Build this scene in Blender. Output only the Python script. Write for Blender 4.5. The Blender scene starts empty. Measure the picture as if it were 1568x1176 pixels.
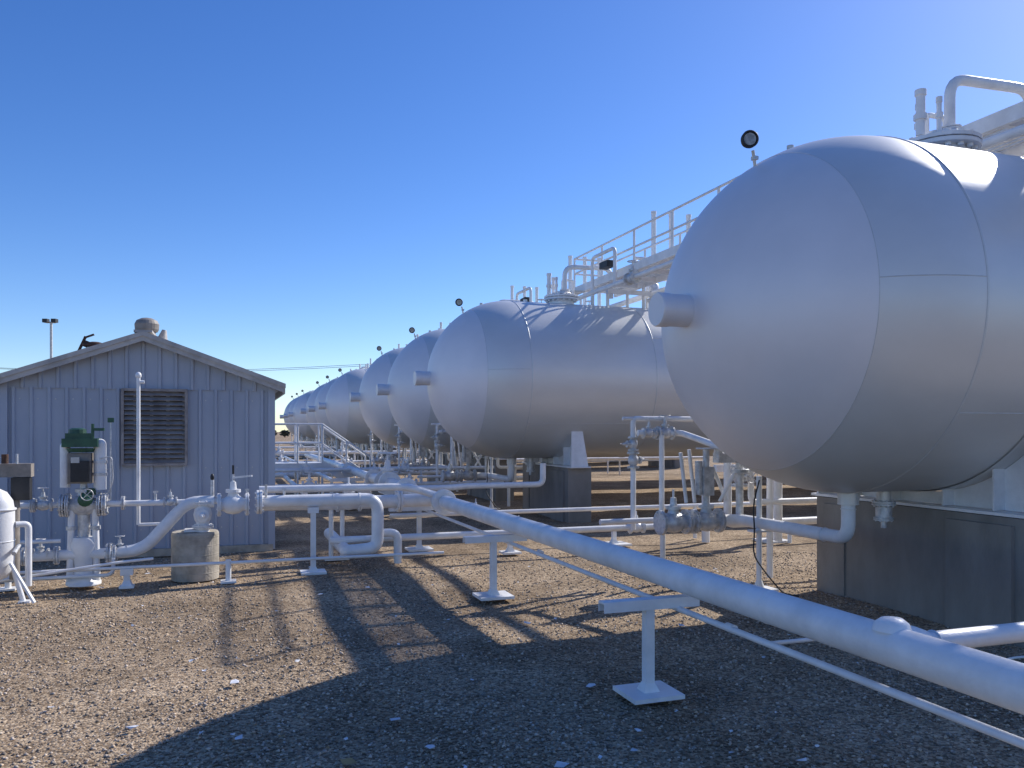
import bpy, math, random
import numpy as np
from mathutils import Vector, Matrix, Quaternion
random.seed(7); rng=np.random.default_rng(7)
TH=math.radians(19.0); OX,OY=1.25,6.58
CT,ST=math.cos(TH),math.sin(TH)
def W(t,s,z=0.0): return Vector((OX+CT*t-ST*s, OY+ST*t+CT*s, z))
scene=bpy.context.scene
# ---------------------------------------------------------------- materials
def mat(name,c1,c2=None,scale=3.0,rough=0.5,metal=0.0,bump=0.0,bscale=40,detail=3,stretch=None,r2=None,spec=0.5):
    m=bpy.data.materials.new(name); m.use_nodes=True
    nt=m.node_tree; N=nt.nodes; L=nt.links; b=N['Principled BSDF']
    b.inputs['Roughness'].default_value=rough; b.inputs['Metallic'].default_value=metal
    b.inputs['Specular IOR Level'].default_value=spec
    tc=N.new('ShaderNodeTexCoord'); src=tc.outputs['Object']
    if stretch:
        mp=N.new('ShaderNodeMapping'); mp.inputs['Scale'].default_value=stretch
        L.new(src,mp.inputs['Vector']); src=mp.outputs['Vector']
    if c2 is None: c2=tuple(x*0.85 for x in c1)
    n=N.new('ShaderNodeTexNoise'); n.inputs['Scale'].default_value=scale; n.inputs['Detail'].default_value=detail
    n.inputs['Roughness'].default_value=0.6
    L.new(src,n.inputs['Vector'])
    r=N.new('ShaderNodeValToRGB'); r.color_ramp.elements[0].position=0.35; r.color_ramp.elements[1].position=0.62
    r.color_ramp.elements[0].color=(*c2,1); r.color_ramp.elements[1].color=(*c1,1)
    L.new(n.outputs['Fac'],r.inputs['Fac']); L.new(r.outputs['Color'],b.inputs['Base Color'])
    if r2 is not None:
        mr=N.new('ShaderNodeMapRange'); mr.inputs['To Min'].default_value=rough; mr.inputs['To Max'].default_value=r2
        L.new(n.outputs['Fac'],mr.inputs['Value']); L.new(mr.outputs['Result'],b.inputs['Roughness'])
    if bump>0:
        n2=N.new('ShaderNodeTexNoise'); n2.inputs['Scale'].default_value=bscale; n2.inputs['Detail'].default_value=2
        L.new(src,n2.inputs['Vector'])
        bp=N.new('ShaderNodeBump'); bp.inputs['Strength'].default_value=bump; bp.inputs['Distance'].default_value=0.01
        L.new(n2.outputs['Fac'],bp.inputs['Height']); L.new(bp.outputs['Normal'],b.inputs['Normal'])
    return m
M_TANK=mat('silver_tank_paint',(.71,.71,.70),(.65,.65,.64),scale=1.1,rough=.35,r2=.47,metal=.28,bump=.2,bscale=5,stretch=(.6,1,1),detail=5)
M_CAP=mat('silver_head_paint',(.78,.76,.775),(.73,.715,.73),scale=1.3,rough=.40,r2=.52,metal=.18,bump=.16,bscale=5,detail=5)
M_SEAM=mat('weld_seam_paint',(.60,.60,.60),(.52,.52,.52),scale=12,rough=.5,metal=.2)
M_WHITE=mat('white_pipe_paint',(.85,.845,.84),(.72,.715,.71),scale=5,rough=.34,r2=.5,bump=.15,bscale=60,detail=6)
M_STEEL=mat('silver_fitting_paint',(.70,.70,.70),(.46,.46,.46),scale=14,rough=.38,metal=.3,bump=.5,bscale=70)
M_CONC=mat('concrete',(.29,.265,.235),(.21,.19,.167),scale=1.6,rough=.9,bump=.35,bscale=30,stretch=(1.4,1.4,.55),detail=7)
M_CONC2=mat('pale_concrete',(.48,.43,.355),(.30,.27,.22),scale=6,rough=.9,bump=.5,bscale=40)
M_SIDING=mat('blue_grey_siding',(.40,.435,.51),(.345,.38,.455),scale=1.2,rough=.42,bump=.06,bscale=8,stretch=(1.2,1.2,.6),detail=5)
M_TRIM=mat('weathered_trim',(.52,.49,.45),(.38,.355,.33),scale=5,rough=.6,bump=.2,bscale=40)
M_LOUV=mat('louver_metal',(.36,.32,.30),(.22,.19,.18),scale=6,rough=.6,metal=.1)
M_GREEN=mat('green_paint',(.03,.11,.06),(.018,.07,.042),scale=8,rough=.45)
M_DARK=mat('dark_rubber',(.025,.025,.028),(.015,.015,.015),scale=8,rough=.5)
M_RUST=mat('rusty_iron',(.13,.06,.035),(.06,.035,.025),scale=20,rough=.85,bump=.6)
M_GAUGE=mat('gauge_glass',(.45,.46,.45),(.22,.22,.21),scale=20,rough=.12)
M_BOX=mat('grey_box_paint',(.32,.28,.24),(.2,.18,.16),scale=8,rough=.6)
M_GALV=mat('galvanised_steel',(.66,.65,.62),(.50,.49,.47),scale=9,rough=.45,metal=.3)
M_LITTER=mat('pale_scrap',(.78,.78,.80),(.55,.56,.58),scale=9,rough=.8)
M_BROWN=mat('dry_stalk',(.42,.28,.12),(.25,.16,.08),scale=9,rough=.9)
# ---------------------------------------------------------------- builder
class B:
    def __init__(s,origin=(0,0,0)):
        s.o=Vector(origin); s.v=[]; s.f=[]; s.m=[]; s.sm=[]; s.mats=[]
    def mi(s,m):
        if m not in s.mats: s.mats.append(m)
        return s.mats.index(m)
    def add(s,vs,fs,m,smooth=False):
        o=len(s.v); s.v+= [tuple(x) for x in vs]; k=s.mi(m)
        for f in fs:
            s.f.append([i+o for i in f]); s.m.append(k); s.sm.append(smooth)
    def rings(s,rings,m,caps=True,smooth=True):
        n=len(rings[0]); vs=[p for r in rings for p in r]; fs=[]
        for i in range(len(rings)-1):
            for j in range(n):
                a=i*n+j; b=i*n+(j+1)%n; fs.append([a,b,b+n,a+n])
        s.add(vs,fs,m,smooth)
        if caps:
            s.add(rings[0],[list(range(n))[::-1]],m); s.add(rings[-1],[list(range(n))],m)
    def revolve(s,c,d,prof,m,seg=24,smooth=True,caps=True):
        c=Vector(c); d=Vector(d).normalized(); a=d.orthogonal().normalized(); b=d.cross(a)
        rr=[]
        for (h,r) in prof:
            rr.append([c+d*h+(a*math.cos(2*math.pi*j/seg)+b*math.sin(2*math.pi*j/seg))*r for j in range(seg)])
        s.rings(rr,m,caps,smooth)
    def cyl(s,p0,p1,r,m,seg=16,r2=None):
        p0=Vector(p0);p1=Vector(p1)
        s.revolve(p0,p1-p0,[(0,r),((p1-p0).length,r if r2 is None else r2)],m,seg)
    def tube(s,pts,r,m,seg=14,bend=.12,steps=6):
        P=[Vector(p) for p in pts]; path=[P[0]]
        for i in range(1,len(P)-1):
            a,b,c=P[i-1],P[i],P[i+1]; u=(a-b); w=(c-b)
            k=min(bend,u.length*.45,w.length*.45)
            q0=b+u.normalized()*k; q1=b+w.normalized()*k
            for j in range(steps+1):
                x=j/steps; path.append(q0*(1-x)**2+b*2*x*(1-x)+q1*x*x)
        path.append(P[-1])
        T=[]
        for i in range(len(path)):
            a=path[max(0,i-1)]; b=path[min(len(path)-1,i+1)]; T.append((b-a).normalized())
        n=T[0].orthogonal().normalized(); rr=[]
        for i,p in enumerate(path):
            n=(n-T[i]*n.dot(T[i])).normalized(); b=T[i].cross(n)
            rr.append([p+(n*math.cos(2*math.pi*j/seg)+b*math.sin(2*math.pi*j/seg))*r for j in range(seg)])
        s.rings(rr,m)
    def box(s,c,size,m,rot=None):
        c=Vector(c); x,y,z=[k/2 for k in size]
        R=rot if rot is not None else Matrix.Identity(3)
        vs=[c+R@Vector((i*x,j*y,k*z)) for i in(-1,1) for j in(-1,1) for k in(-1,1)]
        s.add(vs,[[0,1,3,2],[4,6,7,5],[0,4,5,1],[2,3,7,6],[0,2,6,4],[1,5,7,3]],m)
    def bar(s,p0,p1,w,h,m):
        p0=Vector(p0);p1=Vector(p1);d=p1-p0
        q=d.to_track_quat('X','Z').to_matrix()
        s.box((p0+p1)/2,(d.length,w,h),m,q)
    def sphere(s,c,r,m,sc=(1,1,1),seg=20):
        c=Vector(c); rr=[]
        for i in range(seg//2+1):
            a=math.pi*i/(seg//2); a=min(max(a,.02),math.pi-.02)
            rr.append([c+Vector((math.sin(a)*math.cos(2*math.pi*j/seg)*r*sc[0],math.sin(a)*math.sin(2*math.pi*j/seg)*r*sc[1],-math.cos(a)*r*sc[2])) for j in range(seg)])
        s.rings(rr,m)
    def torus(s,c,d,R,r,m,seg=96,k=6):
        c=Vector(c); d=Vector(d).normalized(); a=d.orthogonal().normalized(); b=d.cross(a); vs=[];fs=[]
        for i in range(seg):
            e=a*math.cos(2*math.pi*i/seg)+b*math.sin(2*math.pi*i/seg)
            for j in range(k):
                vs.append(c+e*(R+r*math.cos(2*math.pi*j/k))+d*r*math.sin(2*math.pi*j/k))
        for i in range(seg):
            for j in range(k):
                fs.append([i*k+j,((i+1)%seg)*k+j,((i+1)%seg)*k+(j+1)%k,i*k+(j+1)%k])
        s.add(vs,fs,m,True)
    def prism(s,poly,d,m):
        d=Vector(d); P=[Vector(p) for p in poly]; n=len(P)
        s.add(P+[p+d for p in P],[list(range(n))[::-1],[i+n for i in range(n)]]+[[i,(i+1)%n,(i+1)%n+n,i+n] for i in range(n)],m)
    def flange(s,c,d,r,th,m,bolts=8):
        c=Vector(c); d=Vector(d).normalized(); a=d.orthogonal().normalized(); b=d.cross(a)
        s.revolve(c-d*th,d,[(0,r*.97),(th*.1,r),(th*.85,r),(th*.85,r*.8),(th*1.15,r*.8),(th*1.15,r),(th*1.9,r),(th*2,r*.97)],m,24,smooth=False)
        for i in range(bolts):
            e=a*math.cos(2*math.pi*(i+.5)/bolts)+b*math.sin(2*math.pi*(i+.5)/bolts)
            s.cyl(c+e*r*.82-d*th*1.6,c+e*r*.82+d*th*1.6,r*.085,m,6)
    def wheel(s,c,d,R,m):
        s.torus(c,d,R,R*.09,m,24,6); c=Vector(c); d=Vector(d).normalized(); a=d.orthogonal().normalized(); b=d.cross(a)
        s.bar(c-a*R,c+a*R,R*.12,R*.1,m); s.bar(c-b*R,c+b*R,R*.12,R*.1,m)
    def valve(s,c,d,r,m=None,wheel=True,up=(0,0,1),lever=False):
        m=m or M_STEEL; c=Vector(c); d=Vector(d).normalized(); up=Vector(up)
        s.revolve(c-d*r*1.7,d,[(0,r*.8),(r*.5,r*.85),(r*.9,r*1.15),(r*1.7,r*1.3),(r*2.5,r*1.15),(r*2.9,r*.85),(r*3.4,r*.8)],m,20)
        for e in(-1,1): s.flange(c+d*e*r*1.75,d,r*1.5,r*.2,m)
        s.revolve(c+up*r*.8,up,[(0,r*.8),(r*.8,r*.6),(r*.8,r*.95),(r*1.2,r*.95),(r*1.2,r*.45),(r*2.2,r*.35)],m,16,smooth=False)
        s.cyl(c+up*r*2.8,c+up*r*4.0,r*.14,m,8)
        if wheel: s.wheel(c+up*r*3.9,up,r*1.15,m)
        if lever: s.bar(c+up*r*3.1,c+up*r*3.3+d*r*4,r*.3,r*.15,m)
    def finish(s,name,parent=None,world=False):
        me=bpy.data.meshes.new(name)
        me.from_pydata([tuple(Vector(v)-s.o) for v in s.v],[],s.f)
        for m in s.mats: me.materials.append(m)
        me.polygons.foreach_set('material_index',s.m); me.polygons.foreach_set('use_smooth',s.sm)
        me.update()
        ob=bpy.data.objects.new(name,me); scene.collection.objects.link(ob)
        if parent: ob.parent=parent
        elif not world:
            ob.location=W(*s.o); ob.rotation_euler=(0,0,TH)
        return ob
# ---------------------------------------------------------------- storage tanks
R=1.51; ZC=2.62; TC=1.74; TE=16.5
def tank_mesh():
    b=B((0,0,0)); SEG=112
    def ring(t,r): return [Vector((t,r*math.cos(2*math.pi*j/SEG),ZC+r*math.sin(2*math.pi*j/SEG))) for j in range(SEG)]
    CA=.76; acap=math.acos(CA/R)
    def hemi(a0,a1,n): return [ring(TC-R*math.cos(a0+(a1-a0)*i/n),R*math.sin(a0+(a1-a0)*i/n)) for i in range(n+1)]
    b.rings(hemi(.004,acap,18),M_CAP,caps=False)
    b.rings(hemi(acap,math.pi/2,16)+[ring(TC+(TE-TC)*i/30,R) for i in range(1,31)]+[ring(TE+R*math.sin(k),R*math.cos(k)) for k in [x*math.pi/2/18 for x in range(1,18)]]+[ring(TE+R,.01)],M_TANK,caps=False)
    b.torus((TC-CA,0,ZC),(1,0,0),math.sqrt(R*R-CA*CA)-.002,.004,M_SEAM,112)
    tt=TC
    while tt<TE+.1:
        b.torus((tt-.012,0,ZC),(1,0,0),R-.002,.005,M_SEAM,112); b.torus((tt,0,ZC),(1,0,0),R-.003,.011,M_TANK,112); tt+=2.46
    for k,(t0,t1) in enumerate([(TC,TC+2.46),(TC+2.46,TC+4.92),(TC+4.92,TC+7.38)]):
        a=math.radians([214,150,230][k]); y=R*math.cos(a); z=ZC+R*math.sin(a)
        b.cyl((t0,y,z),(t1,y,z),.004,M_SEAM,6)
    for a in (176,56,-64):
        a=math.radians(a); pts=[]
        for i in range(9):
            k=acap+(math.pi/2-acap)*i/8
            pts.append((TC-R*math.cos(k),R*math.sin(k)*math.cos(a),ZC+R*math.sin(k)*math.sin(a)))
        b.tube(pts,.0035,M_SEAM,6,bend=.001,steps=1)
    b.revolve((-.04,0,ZC),(1,0,0),[(0,.13),(.012,.137),(.10,.137),(.105,.131),(.44,.131)],M_CAP,40,smooth=False)
    b.torus((.245,0,ZC),(1,0,0),.135,.012,M_CAP,40)
    b.cyl((.90,0,3.84),(.86,-.02,3.99),.014,M_GALV,8)
    b.box((.885,-.01,3.93),(.045,.045,.03),M_GALV)
    d=Vector((-.25,-.8,-.05)).normalized(); c=Vector((.80,-.05,4.06))
    b.revolve(c-d*.05,d,[(0,.03),(.02,.060),(.05,.070),(.085,.070),(.085,.058),(.075,.056)],M_DARK,28)
    b.revolve(c+d*.027,d,[(0,.052),(.004,.05)],M_GAUGE,28)
    b.torus(c+d*.035,d,.064,.008,M_DARK,28)
    b.cyl((1.25,0,3.98),(1.25,0,4.08),.03,M_GALV,10)
    b.cyl((1.45,.3,4.0),(1.45,.3,4.12),.03,M_TANK,10)
    b.cyl((2.1,-.12,4.1),(2.1,-.12,4.17),.04,M_TANK,10)
    # manway
    b.cyl((2.9,0,4.02),(2.9,0,4.26),.25,M_WHITE,36)
    b.torus((2.9,0,4.11),(0,0,1),.255,.014,M_WHITE,36)
    b.flange((2.9,0,4.25),(0,0,1),.34,.045,M_WHITE,16)
    b.revolve((2.9,0,4.33),(0,0,1),[(0,.2),(.03,.19),(.05,.12)],M_WHITE,24)
    for (t,y,h,r) in ((2.62,-.05,4.70,.04),(2.78,.12,4.66,.03),(2.74,-.14,4.62,.022)):
        b.cyl((t,y,4.31),(t,y,h),r,M_WHITE,12); b.cyl((t,y,h-.03),(t,y,h+.02),r*1.25,M_WHITE,12)
        b.cyl((t,y,4.45),(t,y,4.50),r*1.5,M_WHITE,8)
    b.tube([(2.95,-.06,4.31),(2.95,-.06,4.87),(3.95,-.06,4.90),(3.95,-.06,4.3)],.048,M_WHITE,16,bend=.19)
    b.flange((2.95,-.06,4.40),(0,0,1),.10,.018,M_WHITE,8)
    b.tube([(3.05,.30,4.1),(3.05,.30,4.68),(3.28,.30,4.68),(3.28,.30,4.1)],.025,M_WHITE,10,bend=.05)
    # relief valves with vent stacks
    for i,t in enumerate((4.95,5.36,5.77)):
        b.cyl((t,0,4.08),(t,0,4.3),.11,M_WHITE,18); b.flange((t,0,4.32),(0,0,1),.16,.025,M_WHITE,8)
        b.revolve((t,0,4.35),(0,0,1),[(0,.07),(.1,.11),(.28,.11),(.34,.06)],M_STEEL,16)
        b.cyl((t,0,4.6),(t,0,6.12),.05,M_WHITE,14)
        b.revolve((t,0,6.10),(0,0,1),[(0,.058),(.05,.058)],M_WHITE,14)
    b.tube([(4.9,.2,4.1),(4.9,.2,4.8),(6.3,.2,4.8)],.03,M_WHITE,8)
    # underside nozzles and liquid line
    b.cyl((1.86,0,1.2),(1.86,0,1.0),.09,M_TANK,18); b.torus((1.86,0,1.12),(0,0,1),.1,.012,M_TANK,24)
    b.tube([(1.86,0,1.0),(1.86,0,.70),(1.86,1.62,.70),(1.86-.62,1.62,.70)],.06,M_WHITE,18,bend=.14)
    b.torus((1.86,0,.96),(0,0,1),.061,.006,M_WHITE,20); b.torus((1.86,.3,.70),(0,1,0),.061,.006,M_WHITE,20)
    b.cyl((2.25,0,1.2),(2.25,0,.95),.06,M_TANK,16); b.flange((2.25,0,1.0),(0,0,1),.10,.02,M_STEEL,8)
    b.cyl((2.25,0,.97),(2.25,0,.86),.07,M_STEEL,14); b.flange((2.25,0,.86),(0,0,1),.085,.014,M_STEEL,8); b.cyl((2.25,0,.86),(2.25,0,.78),.025,M_STEEL,10)
    b.valve((1.45,1.62,.70),(1,0,0),.085,wheel=False); b.valve((1.06,1.62,.70),(1,0,0),.085,wheel=False)
    b.cyl((1.45,1.62,.85),(1.45,1.62,1.45),.035,M_STEEL,12)
    b.box((1.45,1.62,1.12),(.12,.12,.3),M_STEEL); b.cyl((1.36,1.62,.98),(1.36,1.62,1.33),.04,M_STEEL,12)
    b.cyl((1.30,1.6,.9),(1.22,1.58,1.45),.02,M_WHITE,8); b.cyl((1.20,1.6,.9),(1.12,1.58,1.42),.02,M_WHITE,8)
    b.cyl((1.55,1.65,1.25),(1.75,1.7,.9),.022,M_WHITE,8); b.cyl((1.6,1.6,.9),(1.85,1.6,1.3),.02,M_WHITE,8)
    b.wheel((1.45,1.62,1.46),(0,0,1),.10,M_STEEL); b.box((1.72,1.62,1.36),(.3,.12,.1),M_STEEL); b.cyl((1.6,1.62,1.36),(1.6,1.62,1.52),.05,M_STEEL,12)
    b.flange((1.86,1.62,1.22),(0,0,1),.10,.02,M_STEEL); b.cyl((1.86,1.62,.7),(1.86,1.62,1.36),.04,M_STEEL,12)
    b.tube([(1.5,.9,1.38),(1.5,2.2,1.62),(1.3,2.25,1.62),(.98,2.25,1.62)],.035,M_WHITE,12,bend=.07)
    b.valve((1.32,2.25,1.62),(1,0,0),.05); b.valve((1.12,2.25,1.62),(1,0,0),.04,wheel=False)
    b.tube([(1.85,2.3,1.78),(.95,2.3,1.78),(.95,2.3,.55)],.03,M_WHITE,12,bend=.05)
    b.cyl((.82,2.3,1.78),(.95,2.3,1.78),.02,M_WHITE,8)
    b.tube([(1.25,2.2,1.6),(1.25,2.2,.66),(.5,2.2,.66)],.03,M_WHITE,12,bend=.05)
    b.valve((.95,2.3,1.32),(0,0,1),.045,wheel=False,up=(1,0,0)); b.valve((.95,2.3,1.5),(0,0,1),.04,wheel=False,up=(-1,0,0))
    b.tube([(2.2,1.9,1.5),(2.2,1.9,.85),(3.8,1.9,.85)],.035,M_WHITE,12,bend=.08)
    b.tube([(2.0,2.05,1.62),(2.0,2.05,.6),(4.4,2.05,.6)],.045,M_WHITE,12,bend=.08)
    b.cyl((2.6,1.95,.4),(2.6,1.95,1.28),.045,M_WHITE,10); b.box((2.6,1.95,1.28),(.3,.08,.06),M_WHITE)
    b.cyl((2.45,1.9,0),(2.45,1.9,1.15),.035,M_WHITE,8); b.cyl((1.15,2.0,0),(1.15,2.0,.62),.03,M_WHITE,8)
    b.valve((2.05,1.9,1.15),(0,0,1),.06,wheel=True,up=(0,-1,0))
    b.cyl((1.86,1.28,0),(1.86,1.28,1.18),.028,M_WHITE,10)
    b.box((1.86,1.28,.015),(.32,.22,.03),M_WHITE); b.box((1.86,1.28,.62),(.2,.12,.02),M_WHITE)
    b.revolve((1.86,1.28,.03),(0,0,1),[(0,.06),(.08,.03)],M_WHITE,10)
    b.tube([(1.77,1.15,1.15),(1.73,1.2,.9),(1.75,1.2,.62),(1.69,1.15,.4),(1.77,1.0,.2),(1.91,.95,.03),(2.05,.9,.01)],.008,M_DARK,6,bend=.12)
    # saddles
    for t in (2.74,TE-1.0):
        w=1.12; a0=math.asin(w/(R+.012)); zt=ZC-(R+.012)*math.cos(a0)
        poly=[(t-.01,-w-.12,.995),(t-.01,-w,zt+.05)]
        for i in range(25):
            a=-a0+2*a0*i/24; poly.append((t-.01,(R+.012)*math.sin(a),ZC-(R+.012)*math.cos(a)))
        poly+=[(t-.01,w,zt+.05),(t-.01,w+.12,.995)]
        b.prism(poly,(.02,0,0),M_WHITE)
        ww=[];nn=28
        for i in range(nn+1):
            a=-a0*1.08+2.16*a0*i/nn
            for dx in(-.19,.19): ww.append((t+dx,(R+.008)*math.sin(a),ZC-(R+.008)*math.cos(a)))
        b.add(ww,[[2*i,2*i+1,2*i+3,2*i+2] for i in range(nn)],M_TANK,True)
        for s_ in(-1,1):
            b.add([(t-.17,s_*(w+.15),.99),(t+.17,s_*(w+.15),.99),(t+.10,s_*(w+.01),zt+.14),(t-.10,s_*(w+.01),zt+.14),
                   (t-.17,s_*(w+.13),.99),(t+.17,s_*(w+.13),.99),(t+.10,s_*(w-.01),zt+.14),(t-.10,s_*(w-.01),zt+.14)],
                  [[0,1,2,3],[7,6,5,4],[0,4,5,1],[1,5,6,2],[2,6,7,3],[3,7,4,0]],M_WHITE)
        for y in(-.8,-.3,.3,.8):
            zz=ZC-math.sqrt(R*R-y*y); b.box((t,y,(.995+zz)/2),(.26,.015,zz-.995),M_WHITE)
        b.box((t,0,.978),(.40,2.64,.024),M_WHITE)
        b.box((t+.02,0,.43),(.46,2.44,1.06),M_CONC)
        b.box((t+.02,-.75,.40),(.54,.62,1.0),M_CONC); b.box((t+.02,.95,.40),(.50,.3,1.0),M_CONC)
    return b
tb=tank_mesh(); S0=[0,9.1,13.6,18.2,27.3,31.8,36.3,45.4,49.9,54.4]
first=None
for i,s0 in enumerate(S0):
    if first is None:
        first=tb.finish('storage_tank'); ob=first
    else:
        ob=bpy.data.objects.new('storage_tank',first.data); scene.collection.objects.link(ob)
    ob.location=W(-.06 if i<2 else 0,s0,0); ob.rotation_euler=(0,0,TH)
# ---------------------------------------------------------------- catwalk over the first tanks
b=B((4.1,5,4.66)); a0,a1=3.60,4.55; zc=4.66; s=-3.0; s_end=10.2; RH=.64; rs=3.4
k=a0+.07
while k<a1-.05: b.box((k,(s+s_end)/2,zc),(.036,s_end-s,.022),M_GALV); k+=.09
for t in(a0,a1):
    b.box((t,(s+s_end)/2,zc-.05),(.05,s_end-s,.15),M_WHITE)
    for h in(.32,RH): b.cyl((t,rs,zc+h),(t,s_end,zc+h),.021,M_WHITE,8)
    k=rs
    while k<s_end+.01:
        b.cyl((t,k,zc),(t,k,zc+RH),.024,M_WHITE,8); k+=1.36
for h in(.32,RH): b.cyl((a0,s_end,zc+h),(a1,s_end,zc+h),.021,M_WHITE,8)
k=s
while k<s_end: b.box(((a0+a1)/2,k,zc-.06),(a1-a0,.06,.08),M_WHITE); k+=.76
for s0 in S0[:2]:
    for t in(a0+.08,a1-.08):
        for y in(-.35,.35): b.cyl((t,s0+y,4.0),(t,s0+y,zc-.1),.035,M_WHITE,8)
    b.bar((a0,s0-.5,zc-.3),(a1,s0-.5,zc-.3),.06,.08,M_WHITE)
    b.box((3.42,s0+.8,zc-.15),(.30,.62,.03),M_GALV)
b.finish('overhead_catwalk')
b=B((4.8,9,4.4)); b.cyl((4.85,-3,4.45),(4.85,20,4.45),.06,M_WHITE,12); b.cyl((3.42,-3,4.36),(3.42,19,4.36),.045,M_WHITE,12)
for s0 in S0[:4]:
    b.tube([(4.85,s0-.9,4.45),(4.85,s0-.9,4.95),(4.0,s0-.9,4.95)],.035,M_WHITE,8,bend=.12); b.valve((4.85,s0-1.4,4.45),(0,1,0),.08)
    if s0>0: b.valve((3.42,s0-1.9,4.36),(0,1,0),.075,wheel=True); b.tube([(3.42,s0-1.2,4.36),(3.42,s0-1.2,5.05),(3.42,s0-.2,5.05),(3.42,s0-.2,4.1)],.035,M_WHITE,10,bend=.12); b.box((3.40,s0-.9,4.78),(.16,.34,.12),M_DARK)
b.finish('overhead_vapour_pipe')
# ---------------------------------------------------------------- main pipeline
b=B((-.62,0,.72)); PR=.088
PP=[(-.60,-6.5,.72),(-.66,0,.72),(-.74,4.3,.735)]
def pc(s):
    for a,c in zip(PP,PP[1:]):
        if a[1]<=s<=c[1]:
            f=(s-a[1])/(c[1]-a[1]); return tuple(a[i]+(c[i]-a[i])*f for i in range(3))
b.tube(PP,PR,M_WHITE,28,bend=.05)
b.flange((-.745,4.35,.735),(0,1,0),.16,.035,M_WHITE,8)
b.cyl((-.75,4.35,.735),(-.78,9.8,.75),.10,M_WHITE,24)
b.tube([(-.78,9.8,.75),(-.78,16,.78),(-.78,24,.78)],.085,M_WHITE,20)
for k in(6.6,9.6,13.0): b.flange((-.77,k,.75),(0,1,0),.17,.03,M_WHITE,8)
b.valve((-.77,8.2,.75),(0,1,0),.13,M_WHITE)
for k in(-3.9,-2.2,1.1,3.2): b.torus(pc(k),(0,1,0),PR-.001,.004,M_WHITE,28)
b.revolve((-.62,-3.02,.72),(1,0,0),[(.05,.085),(.11,.078),(.17,.056)],M_WHITE,20)
b.tube([(-.5,-3.02,.72),(4.6,-3.02,.72),(4.6,-3.02,.3)],.045,M_WHITE,18)
b.torus((-.40,-3.02,.72),(1,0,0),.046,.006,M_WHITE,20)
b.revolve((-.63,-3.02,.79),(0,0,1),[(0,.08),(.03,.07),(.05,.045),(.055,.01)],M_WHITE,20)
b.finish('main_pipeline')
b=B((-.62,0,.53)); b.tube([(-.62,-6.5,.53),(-.70,1,.535),(-.74,4.6,.535),(-.78,9,.54)],.019,M_WHITE,10)
for k in(-1.9,1.1): b.cyl((-.66,k,.535),(-.66,k+.07,.535),.026,M_WHITE,10)
b.tube([(-.64,-2.2,.53),(-.25,-2.2,.53)],.012,M_WHITE,8)
b.finish('electrical_conduit')
def stand(t,s,zt,x0=-.42,x1=.2,name='pipe_support_stand',w=.34,arm=True):
    b=B((t,s,0))
    b.box((t,s,.022),(w,w*.9,.026),M_WHITE)
    b.revolve((t,s,.034),(0,0,1),[(0,.075),(.05,.045)],M_WHITE,4,smooth=False)
    b.box((t,s,zt/2),(.058,.058,zt-.04),M_WHITE)
    if arm:
        b.box((t+(x0+x1)/2,s,zt),(x1-x0,.085,.012),M_WHITE)
        b.box((t+(x0+x1)/2,s-.04,zt-.03),(x1-x0,.008,.055),M_WHITE); b.box((t+(x0+x1)/2,s+.04,zt-.03),(x1-x0,.008,.055),M_WHITE)
    return b.finish(name)
stand(-.87,-1.29,.60,-.32,.34); stand(-.88,1.85,.61,-.30,.34); stand(-.88,5.2,.61); stand(-.88,-4.8,.60); stand(-.88,11.5,.64); stand(-.88,15.5,.64)
stand(1.87,4.78,.36,-.15,.15,w=.4); stand(.2,4.5,.30,-.12,.12,w=.25)
stand(-2.43,3.80,.76,-.06,.06,w=.28); stand(-4.35,3.55,.2,-.06,.06,w=.14)
# ---------------------------------------------------------------- cross lines
b=B((0,4.7,.4))
b.tube([(-2.2,4.15,.33),(1.2,4.15,.33),(6.5,4.15,.33)],.042,M_WHITE,12)
b.tube([(-1.3,5.1,.50),(7.5,5.1,.50)],.03,M_WHITE,12)
b.tube([(-.7,6.6,.75),(-.1,6.6,.75),(.3,6.9,.75),(1.6,6.9,.75),(1.6,6.9,1.1)],.05,M_WHITE,12)
for t in(1.9,0.2): b.valve((t,4.15,.33),(1,0,0),.055,M_WHITE,wheel=False)
b.flange((3.0,4.15,.33),(1,0,0),.10,.02,M_WHITE); b.valve((-.1,5.1,.5),(1,0,0),.05,M_WHITE,wheel=False)
for t in(4.4,7): b.cyl((t,4.15,0),(t,4.15,.3),.03,M_WHITE,8)
for t in(3.4,6): b.cyl((t,5.1,0),(t,5.1,.5),.03,M_WHITE,8)
b.cyl((4.28,4.4,0),(4.28,4.4,1.28),.08,M_WHITE,14); b.box((4.28,4.4,1.29),(.3,.3,.03),M_WHITE); b.box((4.28,4.4,.015),(.4,.4,.03),M_WHITE)
b.box((4.0,4.4,1.1),(1.4,.08,.1),M_WHITE); b.cyl((3.31,4.66,0),(3.31,4.66,1.2),.06,M_WHITE,12)
b.finish('product_line')
b=B((0,20,.5))
for (s,z,r) in ((11.4,.5,.05),(12.1,.8,.04),(16,.5,.06),(21.5,.6,.06),(22.5,.9,.05),(25,.4,.05),(30,.6,.05),(41,.7,.06)):
    b.cyl((-3.5,s,z),(2.4 if s<20 else 14,s,z),r,M_WHITE,10)
    for k in range(2 if s<20 else 5): b.cyl((-2.5+k*3.2,s,0),(-2.5+k*3.2,s,z),.03,M_WHITE,8)
    for k in(-1.8,.3): b.valve((k,s,z),(1,0,0),r*1.5,M_WHITE,wheel=True)
for (t,z,r) in ((-2.0,.45,.05),(-1.5,.7,.04)):
    b.cyl((t,10,z),(t,50,z),r,M_WHITE,10)
b.finish('yard_pipework')
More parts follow.
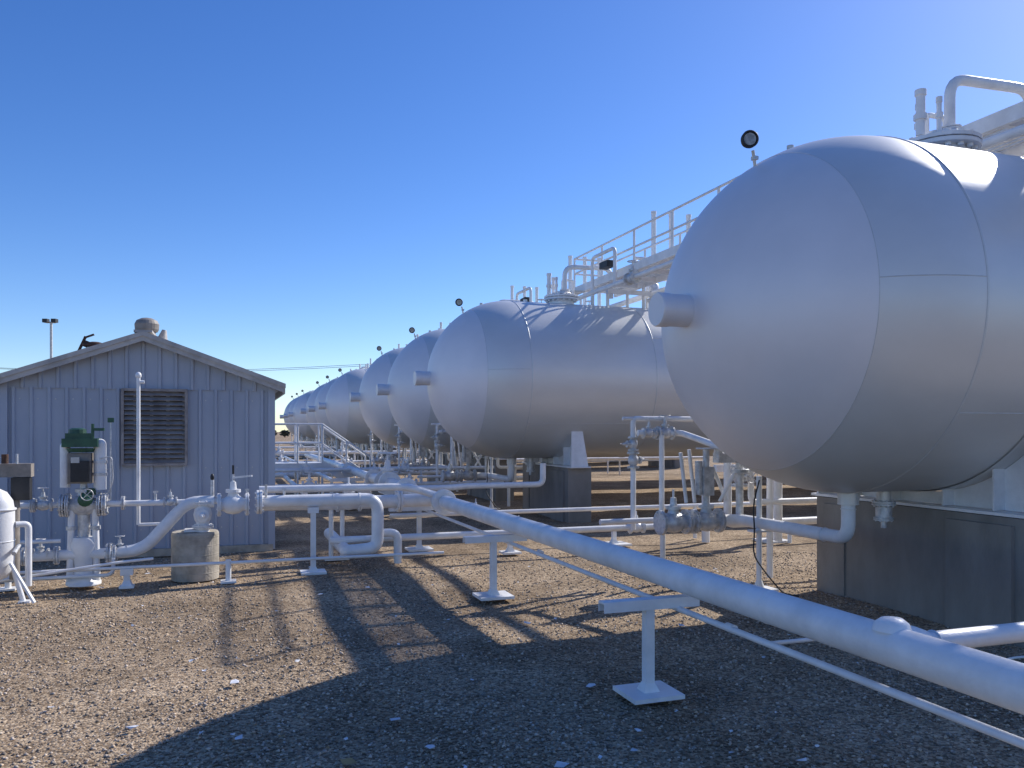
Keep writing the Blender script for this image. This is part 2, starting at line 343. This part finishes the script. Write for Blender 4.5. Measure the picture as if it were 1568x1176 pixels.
# ---------------------------------------------------------------- crossover stile stairs
b=B((-1.6,14.5,0))
def stairs(t0,t1,s,zp,n,wd):
    for i in range(n):
        t=t0+(t1-t0)*(i+.5)/n; z=zp*(i+1)/(n+1); b.box((t,s,z),(.26,wd,.03),M_WHITE)
    for e in(-1,1):
        y=s+e*wd/2; b.bar((t0,y,.05),(t1,y,zp),.04,.16,M_WHITE)
        b.tube([(t0,y,.1),(t0,y,1.0),(t1,y,zp+.95)],.022,M_WHITE,8,bend=.05)
        b.tube([(t0,y,.55),(t1,y,zp+.48)],.018,M_WHITE,8); b.cyl(((t0+t1)/2,y,zp/2),((t0+t1)/2,y,zp/2+.95),.02,M_WHITE,8)
pz=.85
stairs(-.1,-1.25,14.6,pz,5,.8); stairs(-3.6,-2.4,14.6,pz,5,.8)
b.box((-1.82,14.6,pz),(1.15,.8,.04),M_WHITE)
for e in(-.4,.4):
    b.box((-1.82,14.6+e,pz-.05),(1.15,.05,.14),M_WHITE)
    for h in(.5,.95): b.cyl((-2.4,14.6+e,pz+h),(-1.25,14.6+e,pz+h),.022,M_WHITE,8)
    for t in(-2.4,-1.82,-1.25): b.cyl((t,14.6+e,0),(t,14.6+e,pz+.95),.025,M_WHITE,8)
b.finish('crossover_stairs')
# ---------------------------------------------------------------- left manifold
b=B((-3.5,3.85,.85)); Y=3.85; Z=.84
b.tube([(-3.05,Y,Z),(-1.68,Y,Z),(-1.68,Y,.26),(-1.95,Y-.0,.24)],.072,M_WHITE,22,bend=.16)
b.tube([(-1.95,Y,.24),(-2.05,Y,.24),(-2.05,5.6,.24)],.072,M_WHITE,18,bend=.1)
b.cyl((-1.42,Y+.1,0.05),(-1.42,Y+.1,.38),.045,M_WHITE,12); b.tube([(-1.65,Y+.1,.42),(-1.42,Y+.1,.42),(-1.42,Y+.1,.1)],.05,M_WHITE,14,bend=.1)
b.tube([(-3.0,4.55,.93),(-1.2,4.5,.93),(-.78,4.6,.80)],.045,M_WHITE,16,bend=.2)
b.tube([(-3.0,4.75,.74),(-2.0,4.75,.72),(-.78,4.75,.735)],.085,M_WHITE,20,bend=.2)
b.flange((-1.25,4.75,.735),(1,0,0),.15,.03,M_WHITE); b.valve((-1.9,4.75,.73),(1,0,0),.08,M_WHITE,wheel=False)
b.torus((-2.2,Y,Z),(1,0,0),.072,.005,M_WHITE,24); b.torus((-1.9,Y,Z),(1,0,0),.072,.005,M_WHITE,24)
b.flange((-3.02,Y,Z),(1,0,0),.135,.03,M_WHITE)
b.valve((-3.30,Y,Z-.02),(1,0,0),.085,M_WHITE,wheel=False); b.cyl((-3.30,Y,Z+.25),(-3.30,Y,Z+.42),.012,M_DARK,6)
b.bar((-3.30,Y,Z+.28),(-3.1,Y-.05,Z+.30),.03,.02,M_WHITE)
b.valve((-3.62,Y,Z-.12),(0,0,1),.075,M_WHITE,wheel=False,up=(0,-1,0))
b.cyl((-3.62,Y,.5),(-3.62,Y,Z),.07,M_WHITE,16)
b.tube([(-3.5,Y,Z+.02),(-3.78,Y,Z+.02),(-4.22,Y-.02,.36),(-4.55,Y-.02,.34)],.066,M_WHITE,20,bend=.15)
b.flange((-4.55,Y-.02,.34),(1,0,0),.11,.025,M_STEEL)
b.tube([(-4.55,Y-.02,.34),(-5.75,Y-.02,.34)],.055,M_WHITE,16)
b.cyl((-3.3,Y,Z+.02),(-5.9,Y,Z+.03),.032,M_WHITE,14)
for t in(-4.42,-4.62,-5.02,-5.28,-5.42): b.flange((t,Y,Z+.03),(1,0,0),.075,.016,M_STEEL,6)
b.valve((-5.18,Y,Z+.03),(1,0,0),.045,M_STEEL,wheel=True); b.valve((-3.95,Y,Z+.03),(1,0,0),.035,M_STEEL,wheel=False)
b.cyl((-3.52,Y,Z),(-3.52,Y,Z+.26),.02,M_STEEL,8); b.sphere((-3.52,Y,Z+.29),.03,M_DARK,(.7,.7,1.3))
b.cyl((-2.95,Y-.05,Z+.06),(-2.95,Y-.05,Z+.2),.014,M_STEEL,8)
b.cyl((-4.28,Y+.1,.62),(-4.28,Y+.1,2.24),.02,M_WHITE,12); b.sphere((-4.28,Y+.1,2.25),.032,M_WHITE,(1,1,1.2)); b.cyl((-4.28,Y+.1,2.18),(-4.22,Y+.1,2.18),.018,M_WHITE,8)
b.tube([(-4.28,Y+.1,.62),(-3.95,Y+.1,.62)],.018,M_WHITE,8)
b.tube([(-5.75,3.55,.22),(-3,3.55,.215),(-.95,3.55,.21)],.017,M_WHITE,10)
b.tube([(-5.9,3.4,.12),(-4.4,3.4,.30),(-4.1,3.55,.3)],.015,M_WHITE,8)
for t,s_,h in((-2.12,4.75,.66),(-1.98,4.75,.66),(-5.5,Y,.30),(-4.75,Y,.3),(-3.35,3.55,.25)): b.cyl((t,s_,0),(t,s_,h),.03,M_WHITE,10); b.box((t,s_,.014),(.16,.16,.02),M_WHITE)
for t in(-5.35,-5.05,-4.5): b.flange((t,Y-.02,.34),(1,0,0),.095,.02,M_STEEL,6)
for t,hh in((-5.2,.18),(-4.45,.14)): b.valve((t,Y-.02,.36),(1,0,0),.04,M_STEEL,wheel=True)
b.tube([(-5.0,Y-.1,.5),(-5.55,Y-.1,.5),(-5.55,Y-.1,.2)],.02,M_WHITE,8); b.tube([(-4.5,Y-.12,.3),(-4.5,Y-.12,.12),(-5.6,Y-.12,.12)],.02,M_WHITE,8)
b.tube([(-5.6,Y,.84),(-5.6,Y,.34)],.03,M_WHITE,10)
for t in (-4.1,-3.15,-2.75): b.cyl((t,Y,Z+.03),(t,Y,Z+.13),.013,M_STEEL,8); b.box((t,Y,Z+.14),(.05,.02,.02),M_STEEL)
b.finish('pipe_manifold')
b=B((-3.70,3.95,0)); b.revolve((-3.70,3.95,0),(0,0,1),[(0,.25),(.5,.25),(.525,.24),(.53,.2)],M_CONC2,40,smooth=False)
for k in(.08,.18,.28,.38,.47): b.torus((-3.70,3.95,k),(0,0,1),.2475,.005,M_CONC2,40)
b.box((-3.70,3.9,.545),(.22,.22,.02),M_WHITE)
b.finish('concrete_pedestal')
# ---------------------------------------------------------------- actuated valve
b=B((-4.8,3.85,0)); c=(-4.8,3.85)
def P(dt,ds,z): return (c[0]+dt,c[1]+ds,z)
b.revolve(P(0,0,.02),(0,0,1),[(0,.17),(.03,.17),(.05,.12),(.16,.085),(.3,.10),(.42,.13),(.5,.1)],M_WHITE,24)
for e in(-1,1):
    b.cyl(P(e*.13,-.02,.05),P(e*.11,-.02,.82),.034,M_WHITE,12); b.cyl(P(e*.115,-.02,.6),P(e*.115,-.02,.64),.05,M_STEEL,10)
b.cyl(P(0,.02,.4),P(0,.02,.8),.06,M_STEEL,12)
b.valve(P(0,0,Z+.02),(1,0,0),.085,M_STEEL,wheel=False)
b.flange(P(.2,0,Z+.02),(1,0,0),.12,.022,M_STEEL); b.flange(P(-.2,0,Z+.02),(1,0,0),.12,.022,M_STEEL)
b.revolve(P(.03,-.08,Z+.08),(0,-1,0),[(0,.07),(.05,.07),(.06,.055),(.08,.03)],M_GREEN,14,smooth=False)
b.box(P(.05,-.02,1.0),(.13,.10,.07),M_GREEN); b.wheel(P(.06,-.2,.98),(0,1,.2),.06,M_STEEL)
b.box(P(-.03,0,1.25),(.22,.17,.32),M_BOX); b.box(P(-.02,-.11,1.22),(.17,.04,.22),M_DARK); b.box(P(-.06,-.135,1.34),(.08,.01,.06),M_GALV)
b.cyl(P(-.175,0,1.05),P(-.175,0,1.48),.05,M_WHITE,16); b.sphere(P(-.175,0,1.48),.05,M_WHITE)
b.cyl(P(.155,0,1.02),P(.155,0,1.5),.062,M_WHITE,16); b.sphere(P(.155,0,1.5),.062,M_WHITE); b.cyl(P(.155,0,1.3),P(.155,0,1.33),.072,M_STEEL,16)
b.cyl(P(.155,0,1.17),P(.155,0,1.2),.072,M_STEEL,16)
b.revolve(P(-.02,0,1.42),(0,0,1),[(0,.12),(.04,.15)],M_GREEN,20,smooth=False)
b.box(P(-.02,0,1.52),(.34,.24,.09),M_GREEN); b.box(P(-.04,0,1.59),(.24,.2,.06),M_GREEN); b.revolve(P(-.06,0,1.60),(0,0,1),[(0,.09),(.06,.085),(.075,.05)],M_GREEN,16,smooth=False)
b.cyl(P(.10,-.1,1.5),P(.10,-.1,1.72),.016,M_GREEN,8); b.box(P(.16,-.1,1.66),(.1,.05,.03),M_GREEN)
b.cyl(P(.26,0,.9),P(.26,0,1.78),.009,M_STEEL,6); b.box(P(.26,0,1.76),(.06,.03,.05),M_GREEN)
b.tube([P(.16,-.06,1.35),P(.28,-.08,1.38),P(.29,-.05,1.1),P(.22,0,.95)],.006,M_STEEL,6,bend=.08)
b.finish('actuated_valve')
# ---------------------------------------------------------------- filter vessel
b=B((-5.6,3.2,0)); c=(-5.44,3.1)
b.revolve(P(0,0,.22),(0,0,1),[(0,.03),(.03,.10),(.10,.15),(.2,.165),(.66,.165),(.76,.15),(.84,.10),(.88,.03)],M_WHITE,28)
b.torus(P(0,0,.90),(0,0,1),.168,.012,M_WHITE,28); b.torus(P(0,0,.6),(0,0,1),.165,.006,M_WHITE,28)
for a in(0,2.1,4.2):
    b.cyl(P(.12*math.cos(a),.12*math.sin(a),.45),P(.24*math.cos(a),.24*math.sin(a),.0),.024,M_WHITE,10)
    b.box(P(.25*math.cos(a),.25*math.sin(a),.01),(.1,.1,.02),M_WHITE)
b.cyl(P(0,0,1.05),P(0,0,1.2),.03,M_STEEL,10)
b.box(P(.10,.22,1.26),(.34,.14,.13),M_BOX); b.box(P(.18,.2,1.08),(.16,.12,.22),M_DARK)
b.tube([P(.17,.0,.75),P(.27,.05,.75),P(.27,.05,.15)],.03,M_WHITE,12,bend=.06)
b.cyl(P(.12,.2,1.0),P(.12,.2,.2),.045,M_BOX,12)
b.cyl(P(.06,.1,1.33),P(.06,.1,1.42),.03,M_RUST,10); b.cyl(P(.14,.2,1.3),P(.14,.2,1.42),.012,M_STEEL,6)
b.cyl(P(.2,0,.55),P(.2,-.2,.5),.02,M_STEEL,8); b.bar(P(.15,-.1,.4),P(.36,-.15,.02),.035,.02,M_WHITE)
b.finish('filter_vessel')
# ---------------------------------------------------------------- metal shed
E=bpy.data.objects.new('metal_shed',None); scene.collection.objects.link(E); E.location=W(0,0,0); E.rotation_euler=(0,0,TH)
T0,T1=-5.98,-2.81; TM=(T0+T1)/2; F=5.85; BK=10.2; ZE=2.26; ZA=2.84
def ztop(t): return ZA-(ZA-ZE)*abs(t-TM)/((T1-T0)/2)
b=B()
def facade(y,sgn,z0f,z1f,off=0,ph=0):
    xs=[(T0,0)]; t=T0+.06+ph
    while t<T1-.06:
        xs+= [(t,0),(t+.014,.026),(t+.044,.026),(t+.058,0)]
        if t+.05<TM<t+.2: xs.append((TM,0))
        t+=.198
    xs.append((T1,0)); xs.sort()
    vs=[];fs=[]
    for (x,d) in xs: vs.append((x,y+sgn*(d+off),z0f(x))); vs.append((x,y+sgn*(d+off),z1f(x)))
    for i in range(len(xs)-1): fs.append([2*i,2*i+2,2*i+3,2*i+1])
    b.add(vs,fs,M_SIDING)
facade(F,-1,lambda x:.02,lambda x:2.20); facade(F,-1,lambda x:2.185,ztop,off=.012,ph=.1)
b.box((TM,F-.012,2.19),(T1-T0-.01,.012,.012),M_SIDING)
facade(BK,1,lambda x:.02,ztop)
for t,sg in((T0,-1),(T1,1)):
    vs=[];fs=[]; pts=[(F,0)]; y=F+.1
    while y<BK-.1: pts+=[(y,0),(y+.012,.02),(y+.04,.02),(y+.052,0)]; y+=.2
    pts.append((BK,0))
    for (y,d) in pts: vs+=[(t+sg*d,y,.02),(t+sg*d,y,ZE)]
    for i in range(len(pts)-1): fs.append([2*i,2*i+2,2*i+3,2*i+1])
    b.add(vs,fs,M_SIDING)
    b.box((t+sg*.012,F-.012,1.14),(.09,.09,2.22),M_SIDING)
b.box((TM,F-.02,.05),(T1-T0+.06,.1,.1),M_CONC2)
for z in(.35,1.15,2.05):
    t=T0+.16
    while t<T1-.1:
        if not(-4.7<t<-3.8 and z>1.1): b.box((t,F-.004,z),(.014,.012,.014),M_GALV)
        t+=.198
w=b.finish('walls',E)
b=B(); ov=.17; yf=F-.16; yb=BK+.15
for sg in(-1,1):
    xe=TM+sg*((T1-T0)/2+ov); ze=ztop(T0)-(ZA-ZE)/((T1-T0)/2)*ov
    b.prism([(TM,yf,ZA+.03),(xe,yf,ze+.03),(xe,yf,ze+.075),(TM,yf,ZA+.075)],(0,yb-yf,0),M_TRIM)
    b.prism([(TM,yf-.02,ZA-.035),(xe,yf-.02,ze-.035),(xe,yf-.02,ze+.045),(TM,yf-.02,ZA+.045)],(0,.02,0),M_TRIM)
    b.prism([(TM,yf-.035,ZA+.03),(xe+sg*.02,yf-.035,ze+.025),(xe+sg*.02,yf-.035,ze+.085),(TM,yf-.035,ZA+.09)],(0,.014,0),M_TRIM)
    b.box((xe,(yf+yb)/2,ze+.0),(.03,yb-yf,.1),M_TRIM)
    y=yf+.1
    while y<yb:
        b.bar((TM,y,ZA+.085),(xe,y,ze+.085),.04,.025,M_TRIM); y+=.3
b.box((TM,(yf+yb)/2,ZA+.09),(.22,yb-yf+.04,.03),M_TRIM)
b.finish('roof',E)
b=B(); lt0,lt1,lz0,lz1=-4.63,-3.90,1.22,2.16
for (x0,x1,z0,z1) in((lt0-.03,lt1+.03,lz1,lz1+.035),(lt0-.03,lt1+.03,lz0-.035,lz0),(lt0-.035,lt0,lz0,lz1),(lt1,lt1+.035,lz0,lz1)):
    b.box(((x0+x1)/2,F-.04,(z0+z1)/2),(x1-x0,.09,z1-z0),M_LOUV)
b.box(((lt0+lt1)/2,F-.004,(lz0+lz1)/2),(lt1-lt0,.02,lz1-lz0),M_DARK)
n=15
for i in range(n):
    z=lz0+(i+.5)*(lz1-lz0)/n; b.box(((lt0+lt1)/2,F-.05,z),(lt1-lt0-.004,.075,.008),M_LOUV,Matrix.Rotation(math.radians(42),3,'X'))
b.finish('louver_vent',E)
b=B(); 
b.revolve((TM+.0,F+.35,ZA+.04),(0,0,1),[(0,.11),(.10,.11),(.10,.135),(.13,.15),(.2,.155),(.25,.13),(.28,.07),(.29,.01)],M_BOX,24,smooth=False)
b.cyl((TM+.16,F+.6,ZA),(TM+.20,F+.6,ZA+.20),.09,M_TRIM,10,r2=.03)
b.finish('roof_ventilator',E)
b=B(); q=(-5.1,6.3,2.70)
b.cyl((q[0],q[1],2.5),(q[0],q[1],2.74),.05,M_RUST,12); b.revolve((q[0]+.06,q[1],2.77),(0,0,1),[(0,.15),(.03,.16),(.06,.05)],M_RUST,14)
b.bar((q[0]-.16,q[1],2.64),(q[0]-.05,q[1],2.90),.04,.03,M_RUST); b.bar((q[0]-.07,q[1],2.88),(q[0]+.05,q[1],2.93),.05,.02,M_RUST); b.cyl((q[0]-.03,q[1],2.84),(q[0]-.06,q[1],2.76),.03,M_RUST,8)
b.finish('rusty_flue',E)
# ---------------------------------------------------------------- light pole, power line
b=B((0,0,0)); x,y=-25.4,45
b.cyl((x,y,0),(x,y,7.6),.07,M_GALV,8); b.bar((x-.25,y,7.6),(x+.25,y,7.6),.08,.08,M_GALV)
for e in(-.24,.24): b.box((x+e,y-.1,7.68),(.26,.28,.2),M_DARK)
o=b.finish('floodlight_pole',world=True)
b=B((0,0,0))
for x in(-70,-10,50): b.cyl((x,90,0),(x,90,9.4),.14,M_RUST,8); b.box((x,90,9.1),(2.2,.12,.12),M_RUST)
for dx in(-1,1):
    for (xa,xb) in((-130,-70),(-70,-10),(-10,50),(50,110)):
        pts=[(xa+(xb-xa)*i/10,90+dx*1.0,9.2-1.1*math.sin(math.pi*i/10)) for i in range(11)]
        b.tube(pts,.022,M_DARK,5,bend=.01,steps=1)
b.finish('utility_line',world=True)
# ---------------------------------------------------------------- distant trees
M_LEAF=mat('foliage',(.065,.07,.045),(.03,.035,.022),scale=.5,rough=.8)
b=B((0,0,0)); cx=[]
for k in range(55): cx.append((-95+k*3.2+random.uniform(-1.5,1.5),190+random.uniform(-8,12),random.uniform(1.4,2.3)))
vs=[];fs=[]
for (x,y,h) in cx:
    b.cyl((x,y,0),(x,y,h*.6),.16,M_RUST,6,r2=.07)
    for a in range(3):
        an=random.random()*6.28; b.cyl((x,y,h*.4),(x+math.cos(an)*h*.25,y+math.sin(an)*h*.25,h*.8),.06,M_RUST,5,r2=.02)
    for i in range(150):
        d=Vector((random.gauss(0,1),random.gauss(0,1),random.gauss(0,1))).normalized()*random.random()**.4
        p=Vector((x,y,h*.6))+Vector((d.x*h*.7,d.y*h*.7,d.z*h*.45))
        u=Vector((random.gauss(0,1),random.gauss(0,1),random.gauss(0,1))).normalized()*.26; v=u.orthogonal().normalized()*.24
        o=len(vs); vs+= [p-u,p+v,p+u,p-v]; fs.append([o,o+1,o+2,o+3])
b.add(vs,fs,M_LEAF); b.finish('distant_trees',world=True)
# ---------------------------------------------------------------- ground
def ground_mat():
    m=bpy.data.materials.new('gravel'); m.use_nodes=True; nt=m.node_tree; N=nt.nodes; L=nt.links; bs=N['Principled BSDF']
    bs.inputs['Roughness'].default_value=.95; bs.inputs['Specular IOR Level'].default_value=.2
    tc=N.new('ShaderNodeTexCoord')
    v=N.new('ShaderNodeTexVoronoi'); v.inputs['Scale'].default_value=60; L.new(tc.outputs['Object'],v.inputs['Vector'])
    r=N.new('ShaderNodeValToRGB'); e=r.color_ramp.elements
    e[0].color=(.16,.117,.08,1); e[1].color=(.64,.53,.39,1); x=r.color_ramp.elements.new(.5); x.color=(.39,.302,.213,1)
    sp=N.new('ShaderNodeSeparateColor'); L.new(v.outputs['Color'],sp.inputs['Color']); L.new(sp.outputs[0],r.inputs['Fac'])
    n=N.new('ShaderNodeTexNoise'); n.inputs['Scale'].default_value=.7; n.inputs['Detail'].default_value=9; n.inputs['Roughness'].default_value=.65; L.new(tc.outputs['Object'],n.inputs['Vector'])
    r2=N.new('ShaderNodeValToRGB'); r2.color_ramp.elements[0].position=.38; r2.color_ramp.elements[1].position=.62
    r2.color_ramp.elements[0].color=(.58,.52,.45,1); r2.color_ramp.elements[1].color=(1.1,1.03,.94,1); L.new(n.outputs['Fac'],r2.inputs['Fac'])
    mx=N.new('ShaderNodeMix'); mx.data_type='RGBA'; mx.blend_type='MULTIPLY'; mx.inputs['Factor'].default_value=1
    L.new(r.outputs['Color'],mx.inputs['A']); L.new(r2.outputs['Color'],mx.inputs['B']); L.new(mx.outputs['Result'],bs.inputs['Base Color'])
    bp=N.new('ShaderNodeBump'); bp.invert=True; bp.inputs['Strength'].default_value=.8; bp.inputs['Distance'].default_value=.010
    L.new(v.outputs['Distance'],bp.inputs['Height'])
    n3=N.new('ShaderNodeTexNoise'); n3.inputs['Scale'].default_value=6; n3.inputs['Detail'].default_value=5; L.new(tc.outputs['Object'],n3.inputs['Vector'])
    bp2=N.new('ShaderNodeBump'); bp2.inputs['Strength'].default_value=.5; bp2.inputs['Distance'].default_value=.05
    L.new(n3.outputs['Fac'],bp2.inputs['Height']); L.new(bp.outputs['Normal'],bp2.inputs['Normal']); L.new(bp2.outputs['Normal'],bs.inputs['Normal'])
    return m
MG=ground_mat()
def gz(x,y): return .012*np.sin(x*1.7+y*.6)+.010*np.sin(x*.9-y*1.9+1)+.006*np.sin(x*4.1+y*3.3)
xs=np.concatenate([[-900,-300,-100,-40,-20],np.arange(-12,12.01,.25),[20,40,100,300,900]]); ys=np.concatenate([[-300,-60,-15],np.arange(-4,20.01,.25),[30,45,70,120,300,900]])
vv=[];ff=[]
for y in ys:
    for x in xs:
        z=float(gz(x,y)) if (-12<=x<=12 and -4<=y<=20) else 0.0
        vv.append((x,y,z-.01))
nx=len(xs)
for j in range(len(ys)-1):
    for i in range(nx-1): a=j*nx+i; ff.append([a,a+1,a+1+nx,a+nx])
b=B(); b.add(vv,ff,MG,True); b.finish('gravel_ground',world=True)
def stones(n,name,smin,smax,ymax):
    y=2.6+(ymax-2.6)*rng.random(n)**1.35; x=(rng.random(n)-.5)*(y*1.38+1.2)
    dens=.5+.5*np.sin(x*1.3+1.7*np.sin(y*.9))*np.sin(y*1.1+1.3*np.sin(x*.8)); keep=rng.random(n)<(.45+.55*dens); x=x[keep]; y=y[keep]; n=len(x)
    sz=smin+(smax-smin)*rng.random(n)**2.3; z=gz(x,y)-.01+sz*.25
    base=np.array([(1,0,0),(-.5,.87,0),(-.5,-.87,0),(.3,.2,.8),(-.4,-.1,.7),(0,0,-.6)])
    an=rng.random(n)*6.28; c,s=np.cos(an),np.sin(an)
    V=base[None]*(1+.35*(rng.random((n,6,3))-.5))*sz[:,None,None]*np.array([1,.8,.72])
    X=V[:,:,0]*c[:,None]-V[:,:,1]*s[:,None]+x[:,None]; Yv=V[:,:,0]*s[:,None]+V[:,:,1]*c[:,None]+y[:,None]; Zv=V[:,:,2]+z[:,None]
    V=np.stack([X,Yv,Zv],2).reshape(-1,3)
    T=np.array([(0,1,3),(1,4,3),(1,2,4),(2,0,3),(2,3,4),(0,5,1),(1,5,2),(2,5,0)])
    Fc=(T[None]+(np.arange(n)*6)[:,None,None]).reshape(-1,3)
    me=bpy.data.meshes.new(name); me.vertices.add(len(V)); me.vertices.foreach_set('co',V.ravel())
    me.loops.add(Fc.size); me.loops.foreach_set('vertex_index',Fc.ravel().astype(np.int32))
    me.polygons.add(len(Fc)); me.polygons.foreach_set('loop_start',np.arange(0,Fc.size,3,dtype=np.int32)); me.polygons.foreach_set('loop_total',np.full(len(Fc),3,dtype=np.int32))
    me.update(); me.validate()
    at=me.color_attributes.new('tone','FLOAT_COLOR','POINT')
    k=np.repeat(rng.random(n),6); hue=np.repeat(rng.random(n),6)
    q=.21+.50*k**1.7
    col=np.stack([q,q*(.77+.08*hue),q*(.54+.18*hue),np.ones_like(k)],1)
    at.data.foreach_set('color',col.ravel())
    m=bpy.data.materials.new('stone'); m.use_nodes=True; N=m.node_tree.nodes; a=N.new('ShaderNodeAttribute'); a.attribute_name='tone'
    m.node_tree.links.new(a.outputs['Color'],N['Principled BSDF'].inputs['Base Color']); N['Principled BSDF'].inputs['Roughness'].default_value=.9
    me.materials.append(m); ob=bpy.data.objects.new(name,me); scene.collection.objects.link(ob)
stones(95000,'gravel_stones',.005,.018,11)
b=B()
for i in range(140):
    y=2.9+7*random.random()**1.3; x=random.uniform(-.62,.45)*y; z=float(gz(x,y))+.016; r=random.uniform(.012,.024) if random.random()<.7 else random.uniform(.028,.05); a=random.random()*6.3
    k=random.choice([4,5,6]); el=random.uniform(.35,1)
    pts=[]
    for j in range(k):
        q=6.283*j/k; ux=r*math.cos(q)*random.uniform(.7,1.1); uy=r*el*math.sin(q)*random.uniform(.7,1.1)
        pts.append((x+ux*math.cos(a)-uy*math.sin(a),y+ux*math.sin(a)+uy*math.cos(a),z+random.uniform(-.002,.014)))
    b.add(pts,[list(range(k))],M_LITTER if random.random()<.78 else M_BROWN)
b.finish('ground_litter',world=True)
b=B(); b.tube([(3.25,5.45,.02),(3.35,5.65,.03),(3.6,5.85,.03),(4.1,5.85,.02),(4.9,6.0,.02)],.010,M_WHITE,8,bend=.2); b.finish('garden_hose',world=True)
# ---------------------------------------------------------------- light
kt,ks=1.31,.59
sd=Vector((kt*CT-ks*ST,kt*ST+ks*CT,1)).normalized()
L=bpy.data.lights.new('sun','SUN'); L.energy=5.0; L.angle=math.radians(.53); L.color=(1,.96,.90)
lo=bpy.data.objects.new('sun',L); scene.collection.objects.link(lo); lo.rotation_euler=sd.to_track_quat('Z','Y').to_euler(); lo.location=(20,20,30)
w=bpy.data.worlds.new('World'); scene.world=w; w.use_nodes=True; N=w.node_tree.nodes; Lk=w.node_tree.links
sk=N.new('ShaderNodeTexSky'); sk.sky_type='NISHITA'; sk.sun_disc=False; sk.sun_elevation=math.asin(sd.z); sk.sun_rotation=math.atan2(sd.x,sd.y)
sk.air_density=1.0; sk.dust_density=.75; sk.ozone_density=3.2; sk.altitude=1500
hs=N.new('ShaderNodeHueSaturation'); hs.inputs['Saturation'].default_value=1.26; hs.inputs['Hue'].default_value=.513; hs.inputs['Value'].default_value=1.12
Lk.new(sk.outputs['Color'],hs.inputs['Color']); Lk.new(hs.outputs['Color'],N['Background'].inputs['Color']); N['Background'].inputs['Strength'].default_value=.15
cam=bpy.data.cameras.new('camera'); co=bpy.data.objects.new('camera',cam); scene.collection.objects.link(co)
co.location=(0,0,1.65); co.rotation_euler=(math.pi/2,0,0); cam.lens=28.7; cam.sensor_width=36; cam.shift_y=.0453; cam.clip_end=3000
scene.camera=co
scene.view_settings.view_transform='Standard'; scene.view_settings.look='None'; scene.view_settings.exposure=0
